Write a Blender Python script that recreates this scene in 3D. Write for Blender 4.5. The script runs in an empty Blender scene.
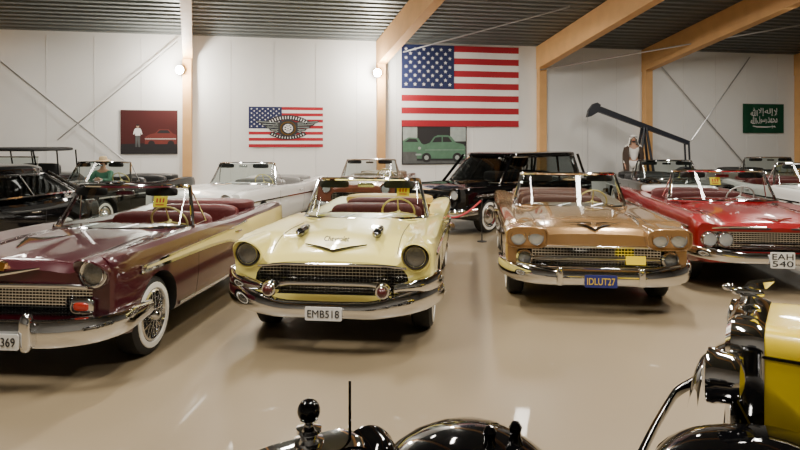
import bpy, bmesh, math, random, bisect
from mathutils import Vector, Matrix
random.seed(4)
SC=bpy.context.scene; C=SC.collection; PI=math.pi
# ---------------------------------------------------------------- materials
def mat(name,col,rough=.5,metal=0,coat=0,noise=.06,ns=6,emit=0,bump=0,bs=30,rn=0):
    m=bpy.data.materials.new(name); m.use_nodes=True; nt=m.node_tree; b=nt.nodes['Principled BSDF']
    tc=nt.nodes.new('ShaderNodeTexCoord'); n=nt.nodes.new('ShaderNodeTexNoise'); n.inputs['Scale'].default_value=ns; n.inputs['Detail'].default_value=4
    nt.links.new(tc.outputs['Object'],n.inputs['Vector'])
    mx=nt.nodes.new('ShaderNodeMix'); mx.data_type='RGBA'
    c=list(col)+[1]; mx.inputs[6].default_value=[v*(1-noise) for v in col]+[1]; mx.inputs[7].default_value=[min(1,v*(1+noise)) for v in col]+[1]
    nt.links.new(n.outputs['Fac'],mx.inputs[0]); nt.links.new(mx.outputs[2],b.inputs['Base Color'])
    b.inputs['Roughness'].default_value=rough; b.inputs['Metallic'].default_value=metal
    b.inputs['Coat Weight'].default_value=coat; b.inputs['Coat Roughness'].default_value=.04
    if rn:
        mr=nt.nodes.new('ShaderNodeMapRange'); mr.inputs[3].default_value=rough-rn; mr.inputs[4].default_value=rough+rn
        nt.links.new(n.outputs['Fac'],mr.inputs[0]); nt.links.new(mr.outputs[0],b.inputs['Roughness'])
    if emit: b.inputs['Emission Color'].default_value=c; b.inputs['Emission Strength'].default_value=emit
    if bump:
        n2=nt.nodes.new('ShaderNodeTexNoise'); n2.inputs['Scale'].default_value=bs; nt.links.new(tc.outputs['Object'],n2.inputs['Vector'])
        bp=nt.nodes.new('ShaderNodeBump'); bp.inputs['Strength'].default_value=bump; bp.inputs['Distance'].default_value=.02
        nt.links.new(n2.outputs['Fac'],bp.inputs['Height']); nt.links.new(bp.outputs[0],b.inputs['Normal'])
    return m
def glassmat(name,tint,ior=1.45):
    m=bpy.data.materials.new(name); m.use_nodes=True; nt=m.node_tree; nt.nodes.remove(nt.nodes['Principled BSDF'])
    o=nt.nodes['Material Output']; t=nt.nodes.new('ShaderNodeBsdfTransparent'); t.inputs[0].default_value=list(tint)+[1]
    g=nt.nodes.new('ShaderNodeBsdfGlossy'); g.inputs['Roughness'].default_value=.02
    f=nt.nodes.new('ShaderNodeFresnel'); f.inputs[0].default_value=ior; mx=nt.nodes.new('ShaderNodeMixShader')
    nt.links.new(f.outputs[0],mx.inputs[0]); nt.links.new(t.outputs[0],mx.inputs[1]); nt.links.new(g.outputs[0],mx.inputs[2]); nt.links.new(mx.outputs[0],o.inputs[0]); return m
def paint(name,col,metal=.15,rough=.3): return mat(name,col,rough,metal,1,.03,3)
M=dict(
 chrome=mat('chrome',(.80,.81,.83),.06,1,0,.02), steel=mat('brushed_steel',(.55,.55,.56),.3,1), dchrome=mat('dark_chrome',(.10,.10,.11),.12,1),
 black=mat('black_paint',(.002,.002,.0025),.05), rubber=mat('tyre_rubber',(.012,.012,.012),.6), dark=mat('dark_cavity',(.012,.012,.013),.7),
 whitewall=mat('whitewall',(.75,.73,.66),.5), yellow=paint('pale_yellow_paint',(.92,.80,.23),0), burg=paint('burgundy_paint',(.052,.0,.006)),
 cream=paint('cream_paint',(.88,.74,.28),0), gold=paint('gold_paint',(.40,.235,.10),.55,.26), red=paint('red_paint',(.25,.001,.004)),
 white=paint('white_paint',(.80,.80,.77),0), brown=paint('copper_brown_paint',(.18,.05,.025)), beige=paint('beige_paint',(.22,.17,.12)),
 vyel=paint('vivid_yellow_paint',(.90,.66,.015),0), redint=mat('red_upholstery',(.085,.008,.008),.5,bump=.2), goldint=mat('tan_upholstery',(.10,.035,.022),.5,bump=.2),
 greyint=mat('grey_upholstery',(.22,.21,.20),.5,bump=.2), blackint=mat('black_upholstery',(.015,.015,.015),.5,bump=.2), yelint=mat('yellow_upholstery',(.45,.30,.08),.5,bump=.2),
 glass=glassmat('windscreen_glass',(.62,.68,.66),1.45), mglass=glassmat('tinted_window_glass',(.42,.45,.45),1.5), dglass=glassmat('dark_window_glass',(.25,.27,.27),1.5),
 lens=mat('headlamp_lens',(.50,.53,.55),.12,.5,1,.15,60,bump=.3,bs=90), dlens=mat('dark_headlamp_lens',(.24,.25,.25),.1,.5,1,.3,60,bump=.3,bs=90), amber=mat('amber_lens',(.40,.025,.012),.2,0,1), redlens=mat('red_lens',(.5,.02,.02),.2,0,1),
 tip=mat('dark_red_tip',(.07,.008,.008),.3,0,.5),
 grille=mat('grille_metal',(.50,.49,.45),.22,1), plate=mat('plate_white',(.78,.78,.75),.4), plateb=mat('plate_blue',(.02,.03,.20),.4), ink=mat('plate_ink',(.01,.01,.015),.5),
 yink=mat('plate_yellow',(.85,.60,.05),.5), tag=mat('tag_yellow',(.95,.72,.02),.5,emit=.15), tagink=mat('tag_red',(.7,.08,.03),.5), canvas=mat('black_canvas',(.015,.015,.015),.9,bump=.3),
 wood=mat('glulam_timber',(.64,.36,.14),.55,0,0,.18,3), skin=mat('skin',(.45,.25,.16),.5), cloth=mat('white_cloth',(.80,.78,.74),.8), robe=mat('dark_robe',(.05,.03,.02),.8),
 green=mat('green_jacket',(.05,.16,.10),.8), hat=mat('straw_hat',(.50,.38,.22),.8), hair=mat('dark_hair',(.02,.012,.01),.7),
 pump=mat('pumpjack_blue',(.012,.015,.024),.4), rope=mat('red_rope',(.35,.02,.03),.7), goldm=mat('gold_metal',(.50,.28,.08),.2,1),
 fred=mat('flag_red',(.36,.008,.02),.75), fwhite=mat('flag_white',(.80,.78,.76),.75), fblue=mat('flag_blue',(.010,.018,.08),.75), fgreen=mat('flag_green',(.0,.06,.025),.75),
 bulb=mat('lamp_bulb',(1,.93,.8),.4,emit=900), maroon=mat('poster_maroon',(.065,.012,.012),.4), pred=mat('poster_red',(.15,.03,.025),.4), pdark=mat('poster_dark',(.02,.018,.02),.4),
 pgreen=mat('poster_green',(.09,.19,.12),.4,noise=.3), pgrey=mat('poster_grey',(.10,.105,.105),.4,noise=.5), pskin=mat('poster_tan',(.45,.30,.2),.4), plite=mat('poster_light',(.35,.40,.38),.4,noise=.4))
# ---------------------------------------------------------------- mesh helpers
def spl(kn):
    xs=[k[0] for k in kn]; vs=[k[1] for k in kn]; n=len(xs)
    h=[xs[i+1]-xs[i] for i in range(n-1)]; d=[(vs[i+1]-vs[i])/h[i] for i in range(n-1)]
    m=[d[0]]+[0 if d[i-1]*d[i]<=0 else 2*d[i-1]*d[i]/(d[i-1]+d[i]) for i in range(1,n-1)]+[d[-1]]
    def f(x):
        if x<=xs[0]: return vs[0]
        if x>=xs[-1]: return vs[-1]
        i=bisect.bisect_right(xs,x)-1; t=(x-xs[i])/h[i]; t2=t*t; t3=t2*t
        return (2*t3-3*t2+1)*vs[i]+(t3-2*t2+t)*h[i]*m[i]+(3*t2-2*t3)*vs[i+1]+(t3-t2)*h[i]*m[i+1]
    return f
def smooth(pts,n):
    s=[0]
    for a,b in zip(pts,pts[1:]): s.append(s[-1]+max(1e-6,math.dist(a[:3],b[:3])))
    fs=[spl(list(zip(s,[p[k] for p in pts]))) for k in range(len(pts[0]))]
    return [tuple(f(s[-1]*i/(n-1)) for f in fs) for i in range(n)]
class MB:
    def __init__(s): s.v=[]; s.f=[]; s.m=[]; s.cur=0
    def add(s,vs,fs):
        o=len(s.v); s.v+=[tuple(p) for p in vs]; s.f+=[tuple(i+o for i in f) for f in fs]; s.m+=[s.cur]*len(fs); return s
    def box(s,c,d):
        x,y,z=c; a,b,e=d[0]/2,d[1]/2,d[2]/2
        return s.add([(x+i*a,y+j*b,z+k*e) for i in(-1,1) for j in(-1,1) for k in(-1,1)],[(0,1,3,2),(4,6,7,5),(0,4,5,1),(2,3,7,6),(0,2,6,4),(1,5,7,3)])
    def grid(s,rows,cu=False,cv=False,cap=False):
        R=len(rows); K=len(rows[0]); fs=[]
        for i in range(R if cv else R-1):
            for j in range(K if cu else K-1):
                a=i*K+j; b=i*K+(j+1)%K; i2=(i+1)%R; fs.append((a,b,i2*K+(j+1)%K,i2*K+j))
        if cap: fs+= [tuple(range(K)),tuple((R-1)*K+j for j in range(K))]
        return s.add([p for r in rows for p in r],fs)
    def tube(s,pts,r,n=8,closed=False):
        P=[Vector(p[:3]) for p in pts]; N=len(P); rows=[]; up=None
        for i in range(N):
            a=P[(i-1)%N] if (closed or i>0) else P[i]; b=P[(i+1)%N] if (closed or i<N-1) else P[i]
            t=(b-a).normalized()
            if up is None: up=t.orthogonal().normalized()
            else:
                up=up-t*up.dot(t); up=up.normalized() if up.length>1e-5 else t.orthogonal().normalized()
            w=t.cross(up); rr=r[i] if isinstance(r,(list,tuple)) else r
            rows.append([P[i]+rr*(math.cos(k*2*PI/n)*up+math.sin(k*2*PI/n)*w) for k in range(n)])
        return s.grid(rows,True,closed,not closed)
    def lathe(s,prof,c,ax,n=24):
        ax=Vector(ax).normalized(); u=ax.orthogonal().normalized(); w=ax.cross(u); c=Vector(c)
        return s.grid([[c+ax*h+max(r,2e-4)*(math.cos(k*2*PI/n)*u+math.sin(k*2*PI/n)*w) for k in range(n)] for r,h in prof],True)
    def cyl(s,a,b,r,n=32):
        a=Vector(a);b=Vector(b);ax=(b-a).normalized();u=ax.orthogonal().normalized();w=ax.cross(u)
        return s.grid([[p+r*(math.cos(k*2*PI/n)*u+math.sin(k*2*PI/n)*w) for k in range(n)] for p in(a,b)],True,False,True)
    def rbox(s,c,d,e=.35,n=20,m=12):
        sp=lambda v:math.copysign(abs(v)**e,v); rows=[]
        for i in range(m+1):
            a=-PI/2+PI*i/m; ca,sa=max(math.cos(a),1e-5),math.sin(a)
            rows.append([(c[0]+d[0]/2*sp(ca)*sp(math.cos(t)),c[1]+d[1]/2*sp(ca)*sp(math.sin(t)),c[2]+d[2]/2*sp(sa)) for t in [2*PI*k/n for k in range(n)]])
        return s.grid(rows,True)
    def ell(s,c,r,n=20): return s.rbox(c,(2*r[0],2*r[1],2*r[2]),1,n,12)
    def prism(s,poly,a,b,ax='z'):
        f={'z':lambda p,h:(p[0],p[1],h),'y':lambda p,h:(p[0],h,p[1]),'x':lambda p,h:(h,p[0],p[1])}[ax]
        return s.grid([[f(p,a) for p in poly],[f(p,b) for p in poly]],True,False,True)
    def bar(s,path,n=12,e=.75,res=40):
        P=smooth(path,res); rows=[]
        for i in range(res):
            a=P[max(i-1,0)]; b=P[min(i+1,res-1)]; t=Vector((b[0]-a[0],b[1]-a[1],0)).normalized(); o=Vector((t.y,-t.x,0)); p=Vector(P[i][:3]); h,d=P[i][3],P[i][4]
            q=lambda v:math.copysign(abs(v)**e,v)
            rows.append([p+o*d*q(math.cos(k*2*PI/n))+Vector((0,0,h*q(math.sin(k*2*PI/n)))) for k in range(n)])
        return s.grid(rows,True,False,True)
    def mesh(s,name,mats,ang=38):
        me=bpy.data.meshes.new(name); me.from_pydata(s.v,[],s.f); me.polygons.foreach_set('material_index',s.m)
        for m in (mats if isinstance(mats,list) else [mats]): me.materials.append(m)
        bm=bmesh.new(); bm.from_mesh(me); bmesh.ops.recalc_face_normals(bm,faces=bm.faces); bm.to_mesh(me); bm.free()
        fin(me,ang); return me
    def build(s,name,mats,parent=None,ang=38): return link(name,s.mesh(name,mats,ang),parent)
def fin(me,ang=38):
    me.polygons.foreach_set('use_smooth',[True]*len(me.polygons)); me.set_sharp_from_angle(angle=math.radians(ang)); me.update()
def link(name,me,parent=None,loc=None):
    o=bpy.data.objects.new(name,me); C.objects.link(o)
    if parent: o.parent=parent
    if loc: o.location=loc
    return o
def tag(o,label,cat,group=None):
    o['label']=label; o['category']=cat
    if group: o['group']=group
    return o
def thing(name,label,cat,loc=(0,0,0),yaw=0,group=None):
    o=bpy.data.objects.new(name,None); C.objects.link(o); o.location=loc; o.rotation_euler=(0,0,math.radians(yaw)); return tag(o,label,cat,group)
def struct(o): o['kind']='structure'; return o
def evalmesh(ob):
    bpy.context.view_layer.update(); dg=bpy.context.evaluated_depsgraph_get(); return bpy.data.meshes.new_from_object(ob.evaluated_get(dg))
def text(name,s,w,h,m,parent,loc,rot=(PI/2,0,0),ext=.002,shear=0,offs=0):
    cu=bpy.data.curves.new(name,'FONT'); cu.body=s; cu.extrude=ext; cu.shear=shear; cu.offset=offs; ob=bpy.data.objects.new(name,cu); C.objects.link(ob)
    me=evalmesh(ob); bpy.data.objects.remove(ob)
    xs=[v.co.x for v in me.vertices]; ys=[v.co.y for v in me.vertices]; cx,cy=(min(xs)+max(xs))/2,(min(ys)+max(ys))/2; sx,sy=w/(max(xs)-min(xs)),h/(max(ys)-min(ys))
    for v in me.vertices: v.co.x=(v.co.x-cx)*sx; v.co.y=(v.co.y-cy)*sy
    me.materials.clear(); me.materials.append(m); o=link(name,me,parent,loc); o.rotation_euler=rot; return o
# ---------------------------------------------------------------- car body
def spec(W=.93,yf=-2.2,yr=2.7,hood=.99,nose=.80,fend=.96,fnose=.92,dip=.93,tail=.97,axf=-1.46,axr=1.46,zb=.27,fr=.36):
    d=dict(Wm=W,yf=yf,yr=yr,axf=axf,axr=axr)
    d['zh']=spl([(yf,nose),(yf+.09,nose+.065),(yf+.5,hood-.035),(-.9,hood),(0,hood+.01),(1.7,hood-.01),(yr-.3,hood-.09),(yr,hood-.22)])
    d['zf']=spl([(yf,fnose),(yf+.3,fend),(-.6,fend),(.7,dip),(1.4,dip+.015),(yr-.5,tail),(yr-.05,tail-.03),(yr,tail-.08)])
    d['W']=spl([(yf,W-.035),(yf+.06,W-.012),(yf+.35,W),(1.75,W),(yr-.3,W-.02),(yr,W-.07)])
    d['zb']=spl([(yf,fr),(yf+.5,zb),(1.5,zb),(yr,.36)]); return d
def dens(sp,y):
    W,zh,zf,zb=sp['W'](y),sp['zh'](y),sp['zf'](y),sp['zb'](y); v=min(zh,zf)-.022
    return smooth([(0,zh+.008,0),(.04*W,zh+.004,0),(.42*W,zh-.004,0),(.60*W,v,0),(.66*W,v-.002,0),(.80*W,zf-.012,0),(.93*W,zf,0),(.975*W,zf-.016,0),(.993*W,zf-.05,0),(W,zf-.14,0),(W,.62*zf,0),(W-.012,.47,0),(W-.05,zb+.02,0),(W-.12,zb,0),(0,zb,0)],46)
def surfx(sp,y,z):
    P=dens(sp,y); k=max(range(16,len(P)),key=lambda i:P[i][1]); S=P[k:]
    for a,b in zip(S,S[1:]):
        if a[1]>=z>=b[1] and a[1]>b[1]: return a[0]+(b[0]-a[0])*(a[1]-z)/(a[1]-b[1])
    return S[0][0]
def topz(sp,y,x):
    P=dens(sp,y); x=abs(x)
    for a,b in zip(P,P[1:]):
        if a[0]<=x<=b[0] and b[0]>a[0]: return a[1]+(b[1]-a[1])*(x-a[0])/(b[0]-a[0])
    return P[0][1]
def rrect(x0,x1,z0,z1,r,n=4):
    out=[]
    for cx,cz,a0 in((x1-r,z1-r,0),(x0+r,z1-r,90),(x0+r,z0+r,180),(x1-r,z0+r,270)):
        for k in range(n+1): a=math.radians(a0+90*k/n); out.append((cx+r*math.cos(a),cz+r*math.sin(a)))
    return out
def body(root,sp,pm,im,cock=None,gr=None,rw=.385):
    yf,yr=sp['yf'],sp['yr']; N=56; rows=[]
    for i in range(N):
        t=i/(N-1); y=yf+(yr-yf)*(t-.12*math.sin(2*PI*t)*.9); P=dens(sp,y)
        rows.append([(x,y,z) for x,z,_ in P]+[(-x,y,z) for x,z,_ in P[-2:0:-1]])
    b=MB().grid(rows,True,False,True).build('body',[pm,M['dark'],im],root)
    c=MB()
    for ya in(sp['axf'],sp['axr']):
        for sx in(-1,1): c.cyl((sx*.52,ya,.34),(sx*1.4,ya,.34),rw)
    if cock: c.prism(rrect(-cock[2],cock[2],cock[0],cock[1],.15),.40,1.6)
    if gr: c.prism(rrect(-gr[0],gr[0],gr[1],gr[2],min(.12,(gr[2]-gr[1])*.48)),yf-.2,yf+.16,'y')
    co=c.build('cut',M['dark']); md=b.modifiers.new('b','BOOLEAN'); md.operation='DIFFERENCE'; md.object=co; md.solver='EXACT'
    b.parent=None; me=evalmesh(b); b.modifiers.clear(); b.data=me; b.parent=root; bpy.data.objects.remove(co)
    me.materials.clear()
    for m in(pm,M['dark'],im): me.materials.append(m)
    for p in me.polygons:
        x,y,z=p.center; p.material_index=0
        for ya in(sp['axf'],sp['axr']):
            if math.hypot(y-ya,z-.34)<rw*1.001 and (abs(p.normal.x)<.5 or abs(x)<.55): p.material_index=1
        if cock and cock[0]-.002<y<cock[1]+.002 and abs(x)<cock[2]+.002 and z>.39 and z<topz(sp,y,x)-.004: p.material_index=2
        if gr and y<yf+.17 and y>yf+.003 and abs(x)<gr[0]+.002 and gr[1]-.002<z<gr[2]+.002 and abs(x)<.9: p.material_index=1
        if z<.36 and abs(p.normal.z)>.7 : p.material_index=1
    fin(me,30); return b
def strip(root,sp,pts,h,m,name='side_trim',off=.014):
    for sx in(-1,1):
        rows=[]
        for p in smooth([(a,b,0) for a,b in pts],40):
            y,z=p[0],p[1]; hh=h
            rows.append([(sx*(surfx(sp,y,z+dz*hh)+o),y,z+dz*hh) for dz,o in((1,-.004),(.7,off),(-.7,off),(-1,-.004))])
        MB().grid(rows,False,False).build(name,m,root)
def panel(root,sp,top,bot,m,name='side_panel'):
    ft,fb=spl(top),spl(bot); y0,y1=top[0][0],top[-1][0]
    for sx in(-1,1):
        rows=[]
        for i in range(40):
            y=y0+(y1-y0)*i/39; rows.append([(sx*(surfx(sp,y,fb(y)+(ft(y)-fb(y))*k/6)+.004),y,fb(y)+(ft(y)-fb(y))*k/6) for k in range(7)])
        MB().grid(rows).build(name,m,root)
# wheels, shared meshes
WM={}
WM['tire']=MB().lathe([(.20,-.09),(.25,-.105),(.30,-.10),(.335,-.075),(.34,0),(.335,.075),(.30,.10),(.25,.105),(.20,.09),(.19,.0)],(0,0,0),(1,0,0),32).mesh('wheel',M['rubber'])
WM['white']=MB().lathe([(.228,.098),(.234,.109),(.276,.108),(.282,.101)],(0,0,0),(1,0,0),32).mesh('whitewall',M['whitewall'])
WM['cap']=MB().lathe([(.205,.06),(.205,.095),(.19,.105),(.15,.09),(.12,.095),(.09,.12),(.05,.135),(0,.14)],(0,0,0),(1,0,0),28).mesh('hubcap',M['chrome'])
w=MB().lathe([(.222,.06),(.222,.102),(.205,.110),(.190,.06)],(0,0,0),(1,0,0),32).lathe([(.055,.02),(.055,.12),(.035,.15),(0,.155)],(0,0,0),(1,0,0),16)
for k in range(36):
    a=k*2*PI/36; b=a+(.5 if k%2 else -.5); w.tube([(.10 if k%4<2 else .04,.05*math.cos(a),.05*math.sin(a)),(.085,.2*math.cos(b),.2*math.sin(b))],.0055,4)
WM['wire']=w.mesh('wire_hub',M['chrome'])
WM['back']=MB().lathe([(.2,.0),(0,.0)],(0,0,0),(1,0,0),24).mesh('wheel_disc',M['dark'])
def wheels(root,sp,wire=False,xw=None):
    xw=xw or sp['Wm']-.155
    for ya in(sp['axf'],sp['axr']):
        for sx in(-1,1):
            o=link('wheel',WM['tire'],root,(sx*xw,ya,.34)); o.rotation_euler=(0,0,0 if sx>0 else PI)
            link('whitewall',WM['white'],o); link('hubcap',WM['wire' if wire else 'cap'],o); link('wheel_disc',WM['back'],o)
def headlight(root,x,y,z,r,pm=None,visor=.05,pod=.3,rim=1.0,ring=None,lm=None):
    if pm:
        rows=[]; n=28; R=r*rim
        for h,k,vz in((pod,1.32,0),(.06,1.40,0),(0,1.38,1),(-.012,1.28,1),(.02,1.14,.3)):
            rows.append([(x+R*k*math.cos(a),y+h-vz*visor*max(0,math.sin(a))+(.02*vz*max(0,-math.sin(a))),z+R*k*math.sin(a)*(1.06 if math.sin(a)>0 else 1)) for a in [2*PI*i/n for i in range(n)]])
        MB().grid(rows,True).build('headlight_pod',pm,root)
    if ring: MB().lathe([(r*rim*1.2,-.03),(r*rim*1.16,.0),(r*1.05,-.015)],(x,y,z),(0,-1,0),28).build('headlight_recess',ring,root)
    h=MB().lathe([(r*1.12,-.05),(r*1.12,.008),(r*1.02,.020),(r*.92,.006)],(x,y,z),(0,-1,0),28).build('headlight',M['chrome'],root)
    MB().lathe([(r*.95,.003),(r*.75,.010),(r*.4,.016),(0,.018)],(x,y,z),(0,-1,0),28).build('lens',lm or M['lens'],h)
def grille(root,x,z0,z1,y,nx,nz,t=.005,m=None):
    g=MB()
    for i in range(nx+1): g.box((-x+2*x*i/nx,y,(z0+z1)/2),(t,.02,z1-z0))
    for i in range(nz+1): g.box((0,y-.008,z0+(z1-z0)*i/nz),(2*x,.02,t*1.6))
    return g.build('grille',m or M['grille'],root)
def mir(half): return [(-p[0],)+tuple(p[1:]) for p in half[:0:-1]]+half
def windshield(root,yc=-.85,ys=-.28,tyc=-.42,tys=-.10,zb=.985,zt=1.41,xb=.74,xt=.62,m=None):
    def pt(u,v):
        a=u*PI/2*.96; B=Vector((xb*math.sin(a),yc+(ys-yc)*(1-math.cos(a)),zb-.03*abs(u)**3)); T=Vector((xt*math.sin(a),tyc+(tys-tyc)*(1-math.cos(a)),zt-.015*u*u)); return B.lerp(T,v)
    us=[-1+2*i/28 for i in range(29)]
    f=MB().tube([pt(u,0) for u in us]+[pt(1,k/6) for k in range(1,6)]+[pt(u,1) for u in us[::-1]]+[pt(-1,1-k/6) for k in range(1,6)],.021,8,True)
    f.tube([pt(0,1)+Vector((0,.02,-.01)),pt(0,1)+Vector((0,.08,-.06))],.006,6).rbox(pt(0,1)+Vector((0,.09,-.075)),(.2,.02,.05),.4)
    f=f.build('windshield_frame',m or M['chrome'],root)
    MB().grid([[pt(u,k/4) for u in us] for k in range(5)]).build('windshield_glass',M['glass'],f)
    for sx in(-1,1):
        a=pt(sx,0.03); b=pt(sx,.98); c=Vector((a.x,a.y+.34,a.z+.01)); MB().tube([a,b,c],.010,6,True).build('vent_window',m or M['chrome'],root)
        MB().rbox(pt(sx*.45,.97)+Vector((0,.05,-.05)),(.36,.02,.09),.4).build('sun_visor',M['blackint'],root)
    for x in(-.3,.12): MB().tube([(x,yc+.0,zb+.0),(x+.25,yc+.09,zb+.05)],.006,5).build('wiper',M['steel'],root)
def interior(root,im,dm,z=.0,seat2=True,wheelm=None):
    q=MB()
    q.rbox((0,.52,.84+z),(1.22,.2,.40),.4); q.rbox((0,.22,.60+z),(1.22,.6,.24),.4); q.build('front_seat',im,root)
    if seat2:
        q=MB().rbox((0,1.48,.84+z),(1.2,.2,.38),.4); q.rbox((0,1.2,.58+z),(1.2,.5,.24),.4); q.build('rear_seat',im,root)
    MB().rbox((0,-.33,.92+z),(1.26,.3,.16),.4).build('dashboard',dm,root)
    c=Vector((.36,-.06,.99+z)); n=Vector((0,.85,.5)).normalized(); u=Vector((1,0,0)); w_=n.cross(u)
    s=MB().tube([c+.2*(math.cos(a)*u+math.sin(a)*w_) for a in [k*2*PI/28 for k in range(28)]],.012,7,True)
    for a in(.2,PI-.2,1.5*PI): s.tube([c,c+.2*(math.cos(a)*u+math.sin(a)*w_)],.009,6)
    s.tube([c+n*.02,c-n*.3],.022,8); s.build('steering_wheel',wheelm or M['cream'],root)
def boot(root,m,y=1.86,z=.975): MB().rbox((0,y,z),(1.34,.5,.15),.5).build('folded_top_cover',m,root)
def plate(root,s,y,z,w=.32,h=.115,pm=None,im=None,x=0):
    p=MB().prism(rrect(x-w/2,x+w/2,z-h/2,z+h/2,.012),y,y+.008,'y').build('license_plate',pm or M['plate'],root); p['label']='plate with '+s.replace('/',' ').replace(' ','')
    L=s.split('/')
    for i,q in enumerate(L): text('plate_text',q,w*.86,h*(.55 if len(L)==1 else .36),im or M['ink'],p,(x,y-.002,z+(0 if len(L)==1 else (.22-.44*i)*h)))
def vee(root,sp,hw,y0,y1,m=None,t=.011):
    pts=[(x,y,topz(sp,y,x)+.012) for x,y in [(-hw,y1),(-hw*.5,(y0+y1)/2+.01),(0,y0),(hw*.5,(y0+y1)/2+.01),(hw,y1)]]
    MB().tube(pts,[t*.5,t,t*1.2,t,t*.5],6).build('hood_emblem',m or M['goldm'],root)
def taillights(root,sp):
    for sx in(-1,1): MB().lathe([(.075,-.1),(.075,.01),(.05,.04),(0,.05)],(sx*(sp['Wm']-.2),sp['yr']+.0,.72),(0,1,0),16).build('tail_light',M['redlens'],root)
    MB().bar(mir([(0,sp['yr']+.12,.48,.07,.05),(.5,sp['yr']+.11,.48,.07,.05),(.85,sp['yr']+.0,.48,.07,.05),(sp['Wm']+.02,sp['yr']-.3,.48,.06,.04)])).build('rear_bumper',M['chrome'],root)
def doorlines(root,sp,ys=(-.62,.72)):
    for sx in(-1,1):
        for y in ys: MB().tube([(sx*(surfx(sp,y,z)-.001),y,z) for z in [.32+.05*k for k in range(12)]],.004,4).build('door_seam',M['dark'],root)
        y=.5
        MB().tube([(sx*(surfx(sp,y,.8)+o),y+d,.8) for o,d in((0,-.08),(.03,-.06),(.03,.06),(0,.08))],.011,6).build('door_handle',M['chrome'],root)
def hoodseams(root,sp):
    for sx in(-1,1):
        MB().tube([(sx*.63*sp['Wm'],y,topz(sp,y,.63*sp['Wm'])+.001) for y in [sp['yf']+.12+k*.1 for k in range(12)]],.004,4).build('hood_seam',M['dark'],root)
def simple_front(root,sp,pm,z=.8,x=.68,r=.09):
    yf=sp['yf']
    for sx in(-1,1): headlight(root,sx*x,yf-.02,z,r,pm)
    grille(root,.55,.5,.7,yf+.03,14,5,.008,M['chrome'])
    MB().bar(mir([(0,yf-.2,.44,.075,.05),(.5,yf-.18,.44,.075,.05),(.85,yf-.06,.46,.075,.05),(sp['Wm']+.02,yf+.3,.48,.06,.04)])).build('bumper',M['chrome'],root)
def conv(label,loc,yaw,pm,im,sp=None,dm=None,front=True,cover=None,fm=None,group=None):
    sp=sp or spec(); r=thing('convertible_car',label,'car',loc,yaw,group)
    body(r,sp,pm,im,(-.52,1.64,.66),(.58,.49,.71)); wheels(r,sp); windshield(r,m=fm); interior(r,im,dm or pm); boot(r,cover or im); taillights(r,sp); doorlines(r,sp)
    if front: simple_front(r,sp,pm); strip(r,sp,[(sp['yf']+.35,.74),(0,.72),(sp['yr']-.25,.70)],.02,M['chrome'])
    return r,sp
def hardtop(root,pm,b,t,pill,roofm=None,gm=None,rt=.13,pr=1):
    def ring(q,e=.3):
        return [((q[2])*math.copysign(abs(math.cos(a))**e,math.cos(a)),(q[0]+q[1])/2+(q[1]-q[0])/2*math.copysign(abs(math.sin(a))**e,math.sin(a)),q[3]) for a in [2*PI*k/48 for k in range(48)]]
    R0,R1=ring(b),ring(t); MB().grid([[tuple(Vector(p).lerp(Vector(q),k/4)) for p,q in zip(R0,R1)] for k in range(5)],True).build('window_glass',gm or M['dglass'],root)
    MB().rbox((0,(t[0]+t[1])/2,t[3]+.02),(2*t[2]+.10,t[1]-t[0]+.12,rt),.42 if rt<.2 else .6,32).build('roof',roofm or pm,root)
    MB().tube(R0,.018,6,True).build('belt_trim',M['chrome'],root); MB().tube([(x*1.02,y,z-.015) for x,y,z in R1],.014,6,True).build('gutter_trim',M['chrome'],root)
    for fy in pill:
        for sx in(-1,1):
            yb=b[0]+(b[1]-b[0])*fy; yt=t[0]+(t[1]-t[0])*fy; e=.92 if fy in(0,1) else 1.005
            MB().tube([(sx*b[2]*e,yb,b[3]-.02),(sx*t[2]*e,yt,t[3]+.02)],(.028 if fy in(0,1) else .022)*pr,8).build('pillar',pm,root)
# ---------------------------------------------------------------- room
YW=lambda X:19.166+.2*X
ZR=lambda X,Y:8.57+.0383*X-.1915*Y
WA=math.atan(.2)
XL,XR,YB=-16,20,-6
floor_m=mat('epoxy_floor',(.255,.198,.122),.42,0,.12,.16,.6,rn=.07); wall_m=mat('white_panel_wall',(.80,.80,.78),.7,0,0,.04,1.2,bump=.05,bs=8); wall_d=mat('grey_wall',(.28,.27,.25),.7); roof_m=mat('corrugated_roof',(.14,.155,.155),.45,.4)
struct(MB().add([(XL,YB,0),(XR,YB,0),(XR,YW(XR),0),(XL,YW(XL),0)],[(0,1,2,3)]).build('floor',floor_m))
struct(MB().add([(XL,YW(XL),0),(XR,YW(XR),0),(XR,YW(XR),ZR(XR,YW(XR))),(XL,YW(XL),ZR(XL,YW(XL)))],[(0,1,2,3)]).build('wall_back',wall_m))
for nm,x in(('wall_left',XL),('wall_right',XR)):
    struct(MB().add([(x,YB,0),(x,YW(x),0),(x,YW(x),ZR(x,YW(x))),(x,YB,ZR(x,YB))],[(0,1,2,3)]).build(nm,wall_d))
struct(MB().add([(XL,YB,0),(XR,YB,0),(XR,YB,ZR(XR,YB)),(XL,YB,ZR(XL,YB))],[(0,1,2,3)]).build('wall_front',wall_d))
rows=[]; s=0
while s<32:
    for ds,dz in((0,0),(.11,0),(.14,.07),(.23,.07)):
        rows.append([(X,YW(X)-s-ds,ZR(X,YW(X)-s-ds)+dz) for X in(XL-.2,XR+.2)])
    s+=.26
struct(MB().grid(rows).build('ceiling',roof_m,None,20))
g=MB()
for X in [XL+.3+1.2*k for k in range(30)]: g.box((X,YW(X)-.004,2.4),(.010,.006,4.8))
struct(g.build('trim_1',mat('panel_seam',(.68,.67,.65),.8)))
struct(MB().add([(XL,YW(XL)-.03,0),(XR,YW(XR)-.03,0),(XR,YW(XR)-.03,.12),(XL,YW(XL)-.03,.12)],[(0,1,2,3)]).build('baseboard_back',M['steel']))
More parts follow.
